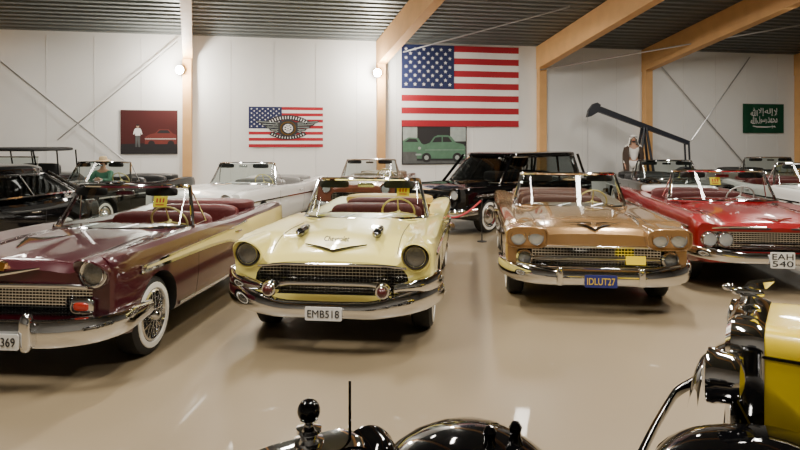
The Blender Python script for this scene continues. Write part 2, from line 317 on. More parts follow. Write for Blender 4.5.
bd=Vector((-.326,1,-.204)); i=2
for X in(-11.5,-6.06,-.6,4.47,8.11,13.87):
    Sx=Vector((X,YW(X)-.02,ZR(X,YW(X)-.02))); E=Sx-bd*22; b=MB(); vs=[]
    for P in(Sx,E): vs+=[(P.x+dx,P.y,P.z+dz) for dx,dz in((-.13,-.02),(.13,-.02),(.13,-.74),(-.13,-.74))]
    struct(b.add(vs,[(0,1,2,3),(4,5,6,7),(0,1,5,4),(1,2,6,5),(2,3,7,6),(3,0,4,7)]).build('trim_%d'%i,M['wood'])); i+=1
    o=struct(MB().box((0,-.13,2.1),(.24,.24,4.2)).build('trim_%d'%i,M['wood'])); o.location=(X,YW(X),0); o.rotation_euler=(0,0,WA); i+=1
def onwall(o,X,z,off=.03):
    o.location=(X+off*math.sin(WA),YW(X)-off*math.cos(WA),z); o.rotation_euler=(0,0,WA); return o
def quad(mb,x0,x1,z0,z1,y): mb.add([(x0,y,z0),(x1,y,z0),(x1,y,z1),(x0,y,z1)],[(0,1,2,3)])
def poly(mb,pts,y): mb.add([(a,y,b) for a,b in pts],[tuple(range(len(pts)))])
def circ(cx,cz,rx,rz,n=20): return [(cx+rx*math.cos(2*PI*k/n),cz+rz*math.sin(2*PI*k/n)) for k in range(n)]
def star(cx,cz,r): return [(cx+(r if k%2==0 else r*.4)*math.sin(k*PI/5),cz+(r if k%2==0 else r*.4)*math.cos(k*PI/5)) for k in range(10)]
def usflag(w,h,wave=.012,stars=True):
    mb=MB(); wv=lambda x:-wave*math.sin(x*7/w*2)
    for k in range(13):
        mb.cur=0 if k%2==0 else 1; z1=h/2-h*k/13; z0=z1-h/13
        mb.grid([[(-w/2+w*j/40,wv(-w/2+w*j/40),z) for j in range(41)] for z in(z0,z1)])
    mb.cur=2; mb.grid([[(-w/2+w*.44*j/18,wv(-w/2+w*.44*j/18)-.006,z) for j in range(19)] for z in(h/2-h*7/13,h/2)])
    mb.cur=1
    if stars:
        for r in range(9):
            for c in range(6 if r%2==0 else 5):
                x=-w/2+w*.44*((2*c+1+(r%2))/12); z=h/2-h*7/13*(r+1)/10; poly(mb,star(x,z,h*.026),wv(x)-.012)
    return mb
f=usflag(3.78,2.5).build('flag',[M['fred'],M['fwhite'],M['fblue']]); onwall(f,1.89,3.58,.05); tag(f,'large red white and blue striped flag with fifty stars hung high on the back wall','flag')
def annulus(mb,cx,cz,r0,r1,y,a0=0,a1=2*PI,n=28): mb.grid([[(cx+r*math.cos(a0+(a1-a0)*k/n),y,cz+r*math.sin(a0+(a1-a0)*k/n)*.9) for k in range(n+1)] for r in(r0,r1)])
mb=usflag(2.15,1.18,.004,True); mb.cur=3
poly(mb,circ(.05,-.04,.33,.25),-.02)
for sx in(-1,1):
    for k in range(5): poly(mb,[(.05+sx*.2,.14-.06*k),(.05+sx*(.92-.12*k),.19-.08*k),(.05+sx*(.86-.12*k),.125-.08*k),(.05+sx*.2,.085-.06*k)],-.018)
mb.cur=5
for sx in(-1,1):
    for k in range(5): poly(mb,[(.05+sx*.28,.122-.06*k),(.05+sx*(.86-.12*k),.165-.08*k),(.05+sx*(.84-.12*k),.148-.08*k),(.05+sx*.28,.108-.06*k)],-.023)
mb.cur=4; annulus(mb,.05,-.04,.19,.225,-.024)
mb.cur=1; annulus(mb,.05,-.04,.11,.14,-.026)
for k in range(8): a=k*PI/4; d=Vector((math.cos(a),math.sin(a))); n=Vector((-d.y,d.x))*.014; poly(mb,[(.05+q.x,-.04+q.y) for q in(d*.02+n,d*.13+n,d*.13-n,d*.02-n)],-.027)
mb.cur=3; annulus(mb,.05,-.62,.92,1.08,-.016,math.radians(55),math.radians(125)); annulus(mb,.05,.55,.90,1.02,-.016,math.radians(238),math.radians(302))
mb.cur=1
for k in range(15):
    a=math.radians(121-k*62/14); d=.019; mb.add([(.05+r*math.cos(a+dd),-.019,-.62+r*math.sin(a+dd)*.9) for r,dd in((.955,-d),(1.045,-d),(1.045,d*.3),(.955,d*.3))],[(0,1,2,3)])
for k in range(13):
    a=math.radians(242+k*56/12); d=.018; mb.add([(.05+r*math.cos(a+dd),-.019,.55+r*math.sin(a+dd)*.9) for r,dd in((.93,-d),(.99,-d),(.99,d*.3),(.93,d*.3))],[(0,1,2,3)])
o=mb.build('banner',[M['fred'],M['fwhite'],M['fblue'],M['pdark'],M['goldm'],M['plite']]); onwall(o,-3.35,2.29,.04); tag(o,'striped banner with dark winged wheel emblem on the wall left of the middle pillar','banner')
mb=MB(); mb.prism([(-.76,-.62),(.76,-.62),(.76,.62),(-.76,.62)],0,.02,'y'); mb.cur=1; poly(mb,[(-.76,-.62),(.76,-.62),(.76,-.28),(-.76,-.34)],-.004)
mb.cur=2; poly(mb,[(-.12,-.34),(-.12,-.14),(.02,-.06),(.16,-.03),(.26,.08),(.52,.08),(.62,-.03),(.73,-.08),(.74,-.34)],-.006); mb.cur=3; poly(mb,[(.2,-.03),(.28,.055),(.5,.055),(.57,-.03)],-.008); poly(mb,circ(.06,-.33,.09,.09),-.008); poly(mb,circ(.58,-.33,.09,.09),-.008)
mb.cur=4; quad(mb,-.12,.72,-.20,-.185,-.008); poly(mb,[(-.37,-.1),(-.24,-.1),(-.22,.07),(-.25,.11),(-.36,.11),(-.39,.07)],-.01); poly(mb,[(-.39,.08),(-.43,-.06),(-.40,-.07),(-.36,.04)],-.009); poly(mb,[(-.22,.08),(-.18,-.06),(-.21,-.07),(-.25,.04)],-.009)
mb.cur=6; poly(mb,[(-.37,-.42),(-.32,-.42),(-.305,-.15),(-.29,-.42),(-.24,-.42),(-.245,-.1),(-.365,-.1)],-.01)
mb.cur=5; poly(mb,circ(-.305,.165,.038,.048),-.012); mb.cur=3; poly(mb,circ(-.305,.195,.04,.025),-.013)
o=mb.build('poster',[M['maroon'],M['pdark'],M['pred'],M['pdark'],M['fwhite'],M['pskin'],M['pgrey']]); onwall(o,-7.08,2.13); tag(o,'dark maroon poster of a man in a white shirt beside a red car','poster')
mb=MB(); mb.prism([(-1.03,-.59),(1.03,-.59),(1.03,.59),(-1.03,.59)],0,.02,'y'); mb.cur=1; quad(mb,-1.0,1.0,-.56,-.02,-.004)
mb.cur=4; quad(mb,-1.0,-.55,.08,.56,-.005); quad(mb,.5,1.0,.12,.56,-.005)
mb.cur=2; poly(mb,[(-1.0,-.2),(-1.0,.14),(-.82,.24),(-.52,.22),(-.42,.06),(-.3,.0),(-.3,-.2)],-.006)
poly(mb,[(-.56,-.42),(-.58,-.16),(-.52,-.02),(-.25,.04),(-.15,.08),(-.02,.26),(.1,.31),(.42,.31),(.54,.26),(.68,.08),(.92,.03),(.98,-.07),(.98,-.42)],-.008)
mb.cur=3; poly(mb,[(-.08,.09),(.02,.24),(.22,.26),(.22,.10)],-.012); poly(mb,[(.26,.10),(.26,.26),(.44,.25),(.56,.10)],-.012); poly(mb,circ(-.26,-.38,.15,.15),-.012); poly(mb,circ(.72,-.38,.15,.15),-.012); quad(mb,-.56,.98,-.47,-.41,-.011); poly(mb,[(-.95,.1),(-.8,.2),(-.58,.19),(-.52,.1)],-.007)
mb.cur=4; quad(mb,-.60,-.42,-.31,-.26,-.012); poly(mb,circ(-.48,-.09,.045,.045),-.014); poly(mb,circ(-.26,-.38,.07,.07),-.014); poly(mb,circ(.72,-.38,.07,.07),-.014); quad(mb,-.3,.95,-.15,-.14,-.012)
o=mb.build('picture',[M['pdark'],M['pgrey'],M['pgreen'],M['pdark'],M['plite']]); onwall(o,1.06,1.75); tag(o,'picture of pale green old cars directly below the large striped flag','picture')
def ribbon(mb,pts,w,y):
    P=[Vector((a,b)) for a,b in pts]; rows=[]
    for k in range(len(P)):
        t=(P[min(k+1,len(P)-1)]-P[max(k-1,0)]).normalized(); n=Vector((-t.y,t.x))*w*(1 if 0<k<len(P)-1 else .5); rows.append([(P[k].x+n.x,y,P[k].y+n.y),(P[k].x-n.x,y,P[k].y-n.y)])
    mb.grid(rows)
mb=MB(); mb.grid([[(-.81+1.62*j/24,-.012*math.sin(j*.8),z) for j in range(25)] for z in(-.5,0,.5)]); mb.cur=1
ribbon(mb,[(-.45,-.26),(-.28,-.29),(.1,-.295),(.34,-.28)],.02,-.03); ribbon(mb,[(.32,-.22),(.33,-.34)],.016,-.03); ribbon(mb,[(.34,-.28),(.42,-.27),(.45,-.31)],.026,-.03)
L1=[[0xFEFB],[0xFE87,0xFEDF,0xFEEA],[0xFE87,0xFEFB],[0xFDF2]]; L2=[[0xFEE3,0xFEA4,0xFEE4,0xFEAA],[0xFEAD,0xFEB3,0xFEEE,0xFEDD],[0xFDF2]]
o=mb.build('flag',[M['fgreen'],M['fwhite']]); onwall(o,12.5,2.66,.05); tag(o,'small green flag with white script and sword on the right of the back wall','flag')
for L,z,wd,hs in((L1,.22,1.06,(.28,.25,.28,.28)),(L2,-.05,1.06,(.20,.25,.28))):
    L=L[::-1]; hs=hs[::-1]; ws=[max(1.2,len(q)) if q!=[0xFDF2] else 2.4 for q in L]; gap=.03; sc=(wd-gap*(len(L)-1))/sum(ws); x=-wd/2
    for q,wq,h_ in zip(L,ws,hs):
        text('script_word',''.join(chr(c) for c in q[::-1]),wq*sc,h_,M['fwhite'],o,(x+wq*sc/2,-.03,z)); x+=wq*sc+gap
# bracing rods, conduits
for n,(a,za,b,zb) in enumerate(((-10.83,4.07,-7.72,1.35),(-9.37,1.9,-6.3,4.7),(8.47,4.57,11.8,1.06),(9.75,1.92,11.95,4.75))):
    o=MB().tube([(a,YW(a)-.07-.05*(n%2),za),(b,YW(b)-.07-.05*(n%2),zb)],.017,6).build('bracing_rod',M['steel'])
    tag(o,['steel bracing rod running down to the right on the left wall bay','steel bracing rod rising to the leftmost pillar in the left wall bay','steel bracing rod running down from the pillar by the pump','steel bracing rod rising towards the ceiling beside the green flag'][n],'rod')
for pts,l in(([(.1,18.85,4.55),(4.33,16,5.3)],'thin metal conduit slanting across the ceiling above the big flag'),([(4.4,19.75,4.12),(11.46,18,5.2)],'thin metal conduit slanting across the ceiling above the pump'),([(-5.85,17.5,4.6),(-5.5,16.2,5.05)],'thin cable rising beside the leftmost lamp')):
    tag(MB().tube(pts,.022,6).build('conduit',M['steel']),l,'conduit')
for X,z,l in((-6.2,3.86,'glaring floodlight on the leftmost timber pillar'),(-.72,3.9,'glaring floodlight on the timber pillar left of the big flag')):
    t=thing('floodlight',l,'lamp',(X+.05,YW(X)-.42,z)); MB().lathe([(.02,.13),(.07,.08),(.12,0),(.11,0),(.06,.06)],(0,0,0),(0,1,.15),20).build('lamp_shade',M['steel'],t)
    MB().ell((0,-.01,0),(.105,.05,.105)).build('bulb',M['bulb'],t); MB().tube([(0,.10,.02),(0,.3,.05),(0,.3,.2)],.015,6).build('bracket',M['steel'],t)
    L=bpy.data.lights.new('floodlight_glow','POINT'); L.energy=300; L.color=(1,.93,.82); L.shadow_soft_size=.12; lo=bpy.data.objects.new('floodlight_glow',L); C.objects.link(lo); lo.location=(X+.05,YW(X)-.75,z-.05)
# pump jack
t=thing('pump_jack','dark blue oil pump jack rising behind the black cars at right','pump',(7.5,19.3,0),0)
MB().rbox((0,0,.15),(3.4,1.4,.3),.15).build('base',M['pump'],t)
q=MB()
for sx in(-.3,.3):
    for sy in(-.25,.25): q.tube([(sx,sy,.3),(sx*.1,sy*.4,2.3)],.04,6)
q.build('samson_post',M['pump'],t)
th=math.atan2(-1.05,2.8); ux,uz=math.cos(th),math.sin(th); R=lambda a,b:(a*ux-b*uz,2.33+a*uz+b*ux)
MB().prism([R(-1.55,-.085),R(1.45,-.06),R(1.45,.06),R(-1.55,.095)],-.09,.09,'y').build('walking_beam',M['pump'],t)
MB().prism([R(-1.5,.14),R(-1.62,.17),R(-1.72,.09),R(-1.78,-.13),R(-1.75,-.36),R(-1.65,-.29),R(-1.5,-.1)],-.1,.1,'y').build('horse_head',M['pump'],t)
x,z=R(1.4,0); MB().tube([(x,-.14,z),(x+.05,-.14,.8)],.03,6).tube([(x,.14,z),(x+.05,.14,.8)],.03,6).build('pitman_arm',M['pump'],t)
MB().prism(circ(1.3,.75,.34,.34),-.2,.2,'y').build('counterweight',M['pump'],t)
x,z=R(-1.77,-.2); MB().tube([(x,0,z),(x,0,.3)],.012,5).build('bridle_cable',M['steel'],t)
# ---------------------------------------------------------------- people
def skinmesh(name,J,E,m,parent,rootj,sub=2):
    names=list(J); me=bpy.data.meshes.new(name); me.from_pydata([J[n][0] for n in names],[(names.index(a),names.index(b)) for a,b in E],[]); o=link(name,me)
    md=o.modifiers.new('s','SKIN'); sv=me.skin_vertices[0].data
    for i,n in enumerate(names): r=J[n][1]; sv[i].radius=(r,r) if not isinstance(r,tuple) else r; sv[i].use_root=(n==rootj)
    s=o.modifiers.new('u','SUBSURF'); s.levels=s.render_levels=sub
    n=evalmesh(o); bpy.data.objects.remove(o); n.materials.clear(); n.materials.append(m); fin(n,80); return link(name,n,parent)
def person(root,seated,cloth_m,low_m):
    dz=-.25 if seated else 0
    J={'pel':((0,0,.95+dz),.13),'spi':((0,0,1.13+dz),.12),'che':((0,0,1.33+dz),.14),'nec':((0,0,1.49+dz),.055),'jaw':((0,-.03,1.57+dz),.062),'hea':((0,-.012,1.65+dz),.088),'top':((0,.0,1.715+dz),.066),'nos':((0,-.115,1.63+dz),.012)}
    E=[('pel','spi'),('spi','che'),('che','nec'),('nec','jaw'),('jaw','hea'),('hea','top'),('hea','nos')]
    for s,n in((1,'l'),(-1,'r')):
        if seated:
            P=dict(sh=(s*.18,0,1.14),el=(s*.26,-.2,.96),wr=(s*.17,-.34,1.0),pa=(s*.15,-.41,1.02),hi=(s*.1,-.05,.68),kn=(s*.14,-.46,.70),an=(s*.14,-.72,.46),to=(s*.15,-.87,.47)); fd=Vector((-s*.3,-.9,.1)).normalized()
        else:
            P=dict(sh=(s*.19,0,1.41),el=(s*.26,.02,1.13),wr=(s*.25,-.08,.90),pa=(s*.24,-.11,.82),hi=(s*.1,0,.9),kn=(s*.11,-.01,.5),an=(s*.11,.02,.09),to=(s*.12,-.14,.045)); fd=Vector((0,-.25,-1)).normalized()
        rr=dict(sh=.062,el=.045,wr=.028,pa=.034,hi=.095,kn=.06,an=.042,to=.04)
        for k in P: J[k+n]=(P[k],rr[k])
        E+=[('che','sh'+n),('sh'+n,'el'+n),('el'+n,'wr'+n),('wr'+n,'pa'+n),('pel','hi'+n),('hi'+n,'kn'+n),('kn'+n,'an'+n),('an'+n,'to'+n)]
        pv=Vector(P['pa']); side=Vector((0,1,0)) if not seated else Vector((0,0,1))
        for k,(o,l) in enumerate(((-.024,.06),(-.008,.075),(.009,.07),(.025,.055),(-.045,.03))):
            a=pv+side*o*-1+fd*(.03 if k<4 else 0); b=a+fd*l*.55; c=b+(fd*.7+Vector((-s*.5,0,-.3 if seated else 0)))*l*.45
            J['f%da'%k+n]=(a,.0095); J['f%db'%k+n]=(b,.009); J['f%dc'%k+n]=(c,.008); E+=[('pa'+n,'f%da'%k+n),('f%da'%k+n,'f%db'%k+n),('f%db'%k+n,'f%dc'%k+n)]
    skinmesh('body',J,E,M['skin'],root,'pel')
    def sub(keys,g,extra={}):
        ks=[k+n for k in keys if k in('sh','el','wr','hi','kn','an') for n in 'lr']+[k for k in keys if k in('pel','spi','che')]
        return {k:(J[k][0],J[k][1]+g) for k in ks},[e for e in E if e[0] in ks and e[1] in ks]
    j,e=sub(('pel','spi','che','sh','el','wr'),.014); skinmesh('jacket' if seated else 'shirt',j,e,cloth_m,root,'pel')
    j,e=sub(('pel','hi','kn','an'),.016); skinmesh('trousers',j,e,low_m,root,'pel')
    H=Vector((0,-.012,1.65+dz))
    for s in(-1,1):
        MB().ell(H+Vector((s*.032,-.083,.012)),(.012,.008,.008),10).build('eye',M['ink'],root); MB().ell(H+Vector((s*.092,.01,-.01)),(.012,.022,.034),10).build('ear',M['skin'],root)
    MB().ell(H+Vector((0,-.088,-.062)),(.026,.008,.007),10).build('mouth',M['redlens'],root)
    return H
t=thing('person','person in white headscarf and dark open robe standing before the oil pump','person',(7.0,18.85,.3),-10)
H=person(t,False,M['cloth'],M['cloth'])
rows=[[(rx*math.sin(a),-ry*math.cos(a),z) for a in [op+(2*PI-2*op)*k/24 for k in range(25)]] for z,rx,ry,op in((.06,.28,.24,.55),(.5,.25,.22,.55),(.95,.31,.2,.5),(1.2,.31,.19,.5),(1.38,.27,.18,.55),(1.46,.17,.13,.8),(1.5,.08,.09,1.0))]
MB().grid(rows).build('robe',M['robe'],t)
q=MB(); rows=[]
for z,r,op in((.11,.03,0),(.09,.075,0),(.05,.105,0),(-.02,.115,.9),(-.10,.125,1.0),(-.18,.17,.9),(-.30,.20,.8)):
    rows.append([tuple(H+Vector((r*1.05*math.sin(a),-r*math.cos(a)*1.05+.01,z))) for a in [op+(2*PI-2*op)*k/20 for k in range(21)]])
q.grid(rows).build('headscarf',M['cloth'],t)
MB().tube([H+Vector((.107*math.cos(a),.01+.107*math.sin(a),.05)) for a in [k*2*PI/20 for k in range(20)]],.012,6,True).build('head_cord',M['ink'],t)
MB().rbox(H+Vector((0,-.07,-.085)),(.1,.06,.06),.7).build('beard',M['hair'],t)
# ---------------------------------------------------------------- hero cars
sp=spec(nose=.775,hood=1.0,fend=.98,fnose=.955); r=thing('convertible_car','pale yellow open convertible facing forward in the middle with winged hood script','car',(-.37,7.84,0),-6.5); yf=sp['yf']; P=M['yellow']
body(r,sp,P,M['redint'],(-.52,1.64,.66),(.70,.475,.735)); wheels(r,sp); windshield(r); interior(r,M['redint'],P); boot(r,M['yelint']); taillights(r,sp); doorlines(r,sp); hoodseams(r,sp)
for sx in(-1,1):
    headlight(r,sx*.765,yf-.04,.838,.086,P,.12,.5,1.12,M['dchrome'],M['dlens'])
    MB().lathe([(0,-.20),(.03,-.16),(.045,-.02),(.035,.09),(.045,.12),(.02,.16),(0,.22)],(sx*.37,yf+.42,topz(sp,yf+.42,.37)+.042),(0,-1,-.05),14).build('hood_ornament',M['dchrome'],r)
    MB().bar([(sx*.58,yf-.16,.575,.035,.045),(sx*.84,yf-.06,.60,.07,.05),(sx*.955,yf+.14,.625,.075,.04),(sx*.96,yf+.3,.62,.045,.03)]).build('upper_bumper',M['chrome'],r)
    MB().lathe([(.07,-.05),(.07,.03),(.06,.055),(.05,.055),(.042,.08)],(sx*.50,yf-.20,.57),(0,-1,0),20).build('bumper_guard',M['chrome'],r)
    MB().lathe([(.046,.0),(.042,.03),(.025,.05),(0,.058)],(sx*.50,yf-.258,.57),(0,-1,0),16).build('bumper_guard_tip',M['tip'],r)
grille(r,.70,.475,.735,yf+.03,44,9,.0032)
MB().bar(mir([(0,yf-.08,.595,.020,.03),(.35,yf-.09,.595,.020,.03),(.50,yf-.13,.58,.020,.02)])).build('grille_bar',M['chrome'],r)
MB().bar(mir([(0,yf-.005,.747,.014,.025),(.4,yf-.005,.747,.014,.025),(.68,yf+.01,.725,.014,.02)])).build('hood_lip',M['chrome'],r)
MB().bar(mir([(0,yf-.24,.405,.07,.055),(.35,yf-.235,.405,.075,.06),(.6,yf-.2,.44,.09,.06),(.84,yf-.06,.48,.10,.055),(.97,yf+.2,.50,.08,.045),(.97,yf+.55,.50,.05,.03)])).build('bumper',M['chrome'],r)
vee(r,sp,.29,yf+.08,yf+.20,M['dchrome'],.012); text('hood_script','Chevrolet',.24,.05,M['ink'],r,(0,yf+.24,topz(sp,yf+.24,0)+.034),(math.radians(58),0,0),.004,.3)
plate(r,'EMB518',yf-.31,.385)
strip(r,sp,[(yf+.35,.80),(-.6,.78),(.6,.74),(1.2,.68),(2.4,.66)],.014,M['chrome']); strip(r,sp,[(.9,.86),(1.6,.84),(2.5,.80)],.012,M['chrome'])
sp=spec(W=.985,yf=-2.3,yr=2.85,hood=1.0,nose=.84,fend=.97,fnose=.92,dip=.93,tail=.96,axf=-1.5,axr=1.5); GP=(2.42,9.15); r=thing('convertible_car','metallic gold open convertible with four headlights and blue plate','car',GP+(0,),-7); yf=sp['yf']; P=M['gold']
body(r,sp,P,M['goldint'],(-.52,1.64,.68),(.86,.47,.70)); wheels(r,sp); windshield(r,xb=.77,xt=.65); interior(r,M['goldint'],P); boot(r,M['goldint']); taillights(r,sp); doorlines(r,sp); hoodseams(r,sp)
for sx in(-1,1):
    rows=[]; n=40
    for h,k in((.35,1.0),(.0,1.0),(-.05,.97),(-.06,.92),(-.02,.86)):   # paired lamp housing with a brow
        rows.append([(sx*.745+(.235*k)*math.copysign(abs(math.cos(a))**.5,math.cos(a)),yf-.07+h-.05*max(0,math.sin(a))*(h<.1),.81+(.125*k)*math.copysign(abs(math.sin(a))**.6,math.sin(a))) for a in [2*PI*i/n for i in range(n)]])
    MB().grid(rows,True,False,True).build('headlight_pod',P,r)
    for x in(.65,.838): headlight(r,sx*x,yf-.10,.81,.080)
    MB().lathe([(.095,-.02),(.09,.03),(.07,.05)],(sx*.77,yf-.01,.58),(0,-1,0),24).build('parking_light_ring',M['chrome'],r)
    MB().lathe([(.072,.03),(.04,.05),(0,.055)],(sx*.77,yf-.01,.58),(0,-1,0),20).build('parking_light',M['dlens'],r)
    MB().tube([(sx*.52,y,topz(sp,y,.52)+.012) for y in(yf+.25,yf+.5,yf+.8)],[.006,.014,.006],6).build('hood_ornament',M['chrome'],r)
    MB().rbox((sx*.42,yf-.27,.43),(.07,.07,.2),.5).build('bumper_guard',M['chrome'],r)
    MB().tube([(sx*a,yf+b,topz(sp,yf+b,a)+.016) for a,b in((.02,.14),(.12,.18),(.24,.17),(.33,.23))],[.014,.012,.010,.004],6).build('hood_wing',M['chrome'],r)
grille(r,.68,.475,.69,yf+.01,40,7,.006,M['chrome'])
MB().bar(mir([(0,yf-.02,.705,.016,.025),(.5,yf-.02,.705,.016,.025),(.86,yf+.01,.69,.014,.02)])).build('hood_lip',M['chrome'],r)
MB().bar(mir([(0,yf-.02,.575,.022,.02),(.66,yf-.02,.575,.022,.02)])).build('grille_bar',M['chrome'],r)
MB().bar(mir([(0,yf-.24,.41,.075,.05),(.4,yf-.24,.41,.08,.055),(.7,yf-.17,.42,.095,.055),(.9,yf-.05,.44,.09,.05),(1.015,yf+.22,.47,.08,.04),(1.015,yf+.55,.48,.05,.03)])).build('bumper',M['chrome'],r)
MB().bar(mir([(0,yf-.22,.51,.014,.03),(.5,yf-.21,.51,.014,.03),(.85,yf-.07,.535,.016,.03)])).build('upper_bumper',M['chrome'],r)
vee(r,sp,.18,yf+.03,yf+.13,M['dchrome'],.013); plate(r,'IDLUT27',yf-.305,.39,.33,.13,M['plateb'],M['yink'])
strip(r,sp,[(yf+.25,.80),(-.8,.78),(.5,.74),(2.5,.72)],.016,M['chrome'])
o=tag(MB().box((0,0,0),(.2,.006,.09)).build('price_tag',M['tag']),'yellow card propped on the grille of the gold convertible','tag')
v=Matrix.Rotation(math.radians(-7),4,'Z')@Vector((.36,yf-.26,.61)); o.location=(GP[0]+v.x,GP[1]+v.y,.61); o.rotation_euler=(-.1,0,math.radians(-7))
sp=spec(W=1.0,yf=-2.3,yr=2.85,hood=.965,nose=.79,fend=.935,fnose=.845,dip=.93,tail=.97,axf=-1.5,axr=1.5); RP=(4.98,9.95); r=thing('convertible_car','bright red open convertible with wide chrome grille at the right','car',RP+(0,),-8); yf=sp['yf']; P=M['red']
body(r,sp,P,M['redint'],(-.52,1.64,.68),(.90,.50,.745)); wheels(r,sp); windshield(r,xb=.78,xt=.66); interior(r,M['redint'],P,0,True,M['white']); boot(r,M['white']); taillights(r,sp); doorlines(r,sp); hoodseams(r,sp)
for sx in(-1,1):
    for x in(.655,.84):
        MB().lathe([(.10,-.12),(.10,.0),(.088,.012)],(sx*x,yf-.02,.65),(0,-1,0),26).build('headlight_pod',M['chrome'],r); headlight(r,sx*x,yf-.035,.65,.078)
    MB().rbox((sx*.36,yf-.0,.785),(.5,.03,.022),.4).build('air_slot',M['dark'],r)
    MB().rbox((sx*.72,yf-.16,.50),(.16,.06,.05),.6).build('parking_light',M['lens'],r)
    MB().tube([(sx*.80,y,topz(sp,y,.80)+.012) for y in(yf+.1,yf+.4,yf+.8)],[.006,.013,.006],6).build('hood_ornament',M['chrome'],r)
    MB().bar([(sx*.18,yf-.01,.80,.012,.02),(sx*.55,yf-.005,.80,.012,.02),(sx*.9,yf+.05,.77,.012,.02),(sx*.99,yf+.4,.76,.01,.015)]).build('hood_lip',M['chrome'],r)
grille(r,.88,.51,.735,yf+.03,52,9,.005,M['chrome'])
MB().bar(mir([(0,yf-.2,.455,.065,.05),(.45,yf-.2,.455,.065,.05),(.72,yf-.16,.47,.075,.05),(.94,yf-.02,.49,.075,.05),(1.035,yf+.25,.50,.065,.04),(1.035,yf+.55,.5,.05,.03)])).build('bumper',M['chrome'],r)
MB().bar(mir([(0,yf-.12,.58,.013,.03),(.5,yf-.11,.58,.013,.03)])).build('upper_bumper',M['chrome'],r)
vee(r,sp,.2,yf+.10,yf+.2,M['chrome'],.011); plate(r,'EAH/540',yf-.27,.45,.27,.19,x=-.10)
strip(r,sp,[(yf+.25,.76),(-.8,.76),(.5,.75),(2.5,.77)],.02,M['chrome'])
BP=(-2.90,7.03); BY=-5.0
sp=spec(hood=.995,nose=.87,fend=.985,fnose=.975); r=thing('convertible_car','deep burgundy open convertible with cream side flash and wire wheels at left','car',BP+(0,),BY); yf=sp['yf']; P=M['burg']
body(r,sp,P,M['redint'],(-.52,1.64,.66),(.76,.52,.75)); wheels(r,sp,True); windshield(r,zt=1.385); interior(r,M['redint'],P,-.02); boot(r,M['redint']); taillights(r,sp); doorlines(r,sp); hoodseams(r,sp)
for sx in(-1,1):
    headlight(r,sx*.77,yf-.01,.85,.083,P,.15,.5,1.14,M['chrome'],M['dlens'])
    MB().rbox((sx*.70,yf-.03,.61),(.19,.05,.12),.5).build('parking_light_ring',M['chrome'],r); MB().rbox((sx*.70,yf-.05,.61),(.12,.04,.065),.6).build('parking_light',M['amber'],r)
    MB().rbox((sx*.42,yf-.27,.47),(.085,.09,.28),.6).build('bumper_guard',M['chrome'],r)
grille(r,.76,.52,.75,yf+.015,56,10,.0045,M['chrome'])
MB().bar(mir([(0,yf-.01,.755,.02,.03),(.5,yf-.005,.755,.02,.03),(.82,yf+.04,.73,.02,.02)])).build('grille_bar',M['chrome'],r)
MB().bar(mir([(0,yf-.2,.44,.105,.06),(.5,yf-.19,.44,.105,.06),(.8,yf-.08,.45,.105,.055),(.96,yf+.16,.47,.09,.045),(.965,yf+.5,.48,.055,.03)])).build('bumper',M['chrome'],r)
MB().tube([(x,yf-.025+abs(x)*.05,.83+abs(x)*.16) for x in(-.34,-.17,0,.17,.34)],[.006,.014,.016,.014,.006],6).build('hood_emblem',M['chrome'],r); plate(r,'DMR 369',yf-.33,.42,.34,.115,x=.23)
MB().prism([(-.055,.86),(.055,.86),(.06,.92),(0,.94),(-.06,.92)],yf-.015,yf+.02,'y').build('crest',M['goldm'],r)
MB().tube([(0,y,topz(sp,y,0)+d) for y,d in((yf+.2,.05),(yf+.32,.08),(yf+.55,.045),(yf+.9,.01))],[.010,.028,.020,.005],8).build('hood_ornament',M['chrome'],r)
panel(r,sp,[(yf+.5,.815),(-.4,.835),(.5,.845),(.9,.885),(2.62,.905)],[(yf+.5,.785),(-.4,.77),(.2,.74),(.7,.63),(1.2,.62),(2.62,.66)],M['cream'])
strip(r,sp,[(yf+.4,.78),(-.4,.76),(.2,.73),(.7,.62),(1.2,.61),(2.62,.65)],.018,M['chrome']); strip(r,sp,[(yf+.4,.82),(-.4,.845),(.5,.855),(.85,.88)],.014,M['chrome'])
strip(r,sp,[(-1.0,.33),(0,.32),(1.0,.33)],.022,M['chrome'],'sill_trim')
def wtag(loc,yaw,local,label):
    v=Matrix.Rotation(math.radians(yaw),4,'Z')@Vector(local); t=thing('price_tag',label,'tag',(loc[0]+v.x,loc[1]+v.y,v.z)); t.rotation_euler=(-.35,0,math.radians(yaw))
    MB().box((0,0,0),(.15,.004,.12)).build('card',M['tag'],t)
    g=MB()
    for k in range(3): g.box((-.035+.035*k,-.004,.012),(.018,.003,.045))
    g.box((0,-.004,-.035),(.09,.003,.012)); g.build('print',M['tagink'],t)
wtag(BP,BY,(.40,-.36,1.22),'yellow tag in the windscreen of the burgundy convertible'); wtag((-.37,7.84),-6.5,(.44,-.27,1.26),'yellow tag in the windscreen of the pale yellow convertible'); wtag(RP,-8,(-.1,-.33,1.25),'yellow tag in the windscreen of the red convertible')
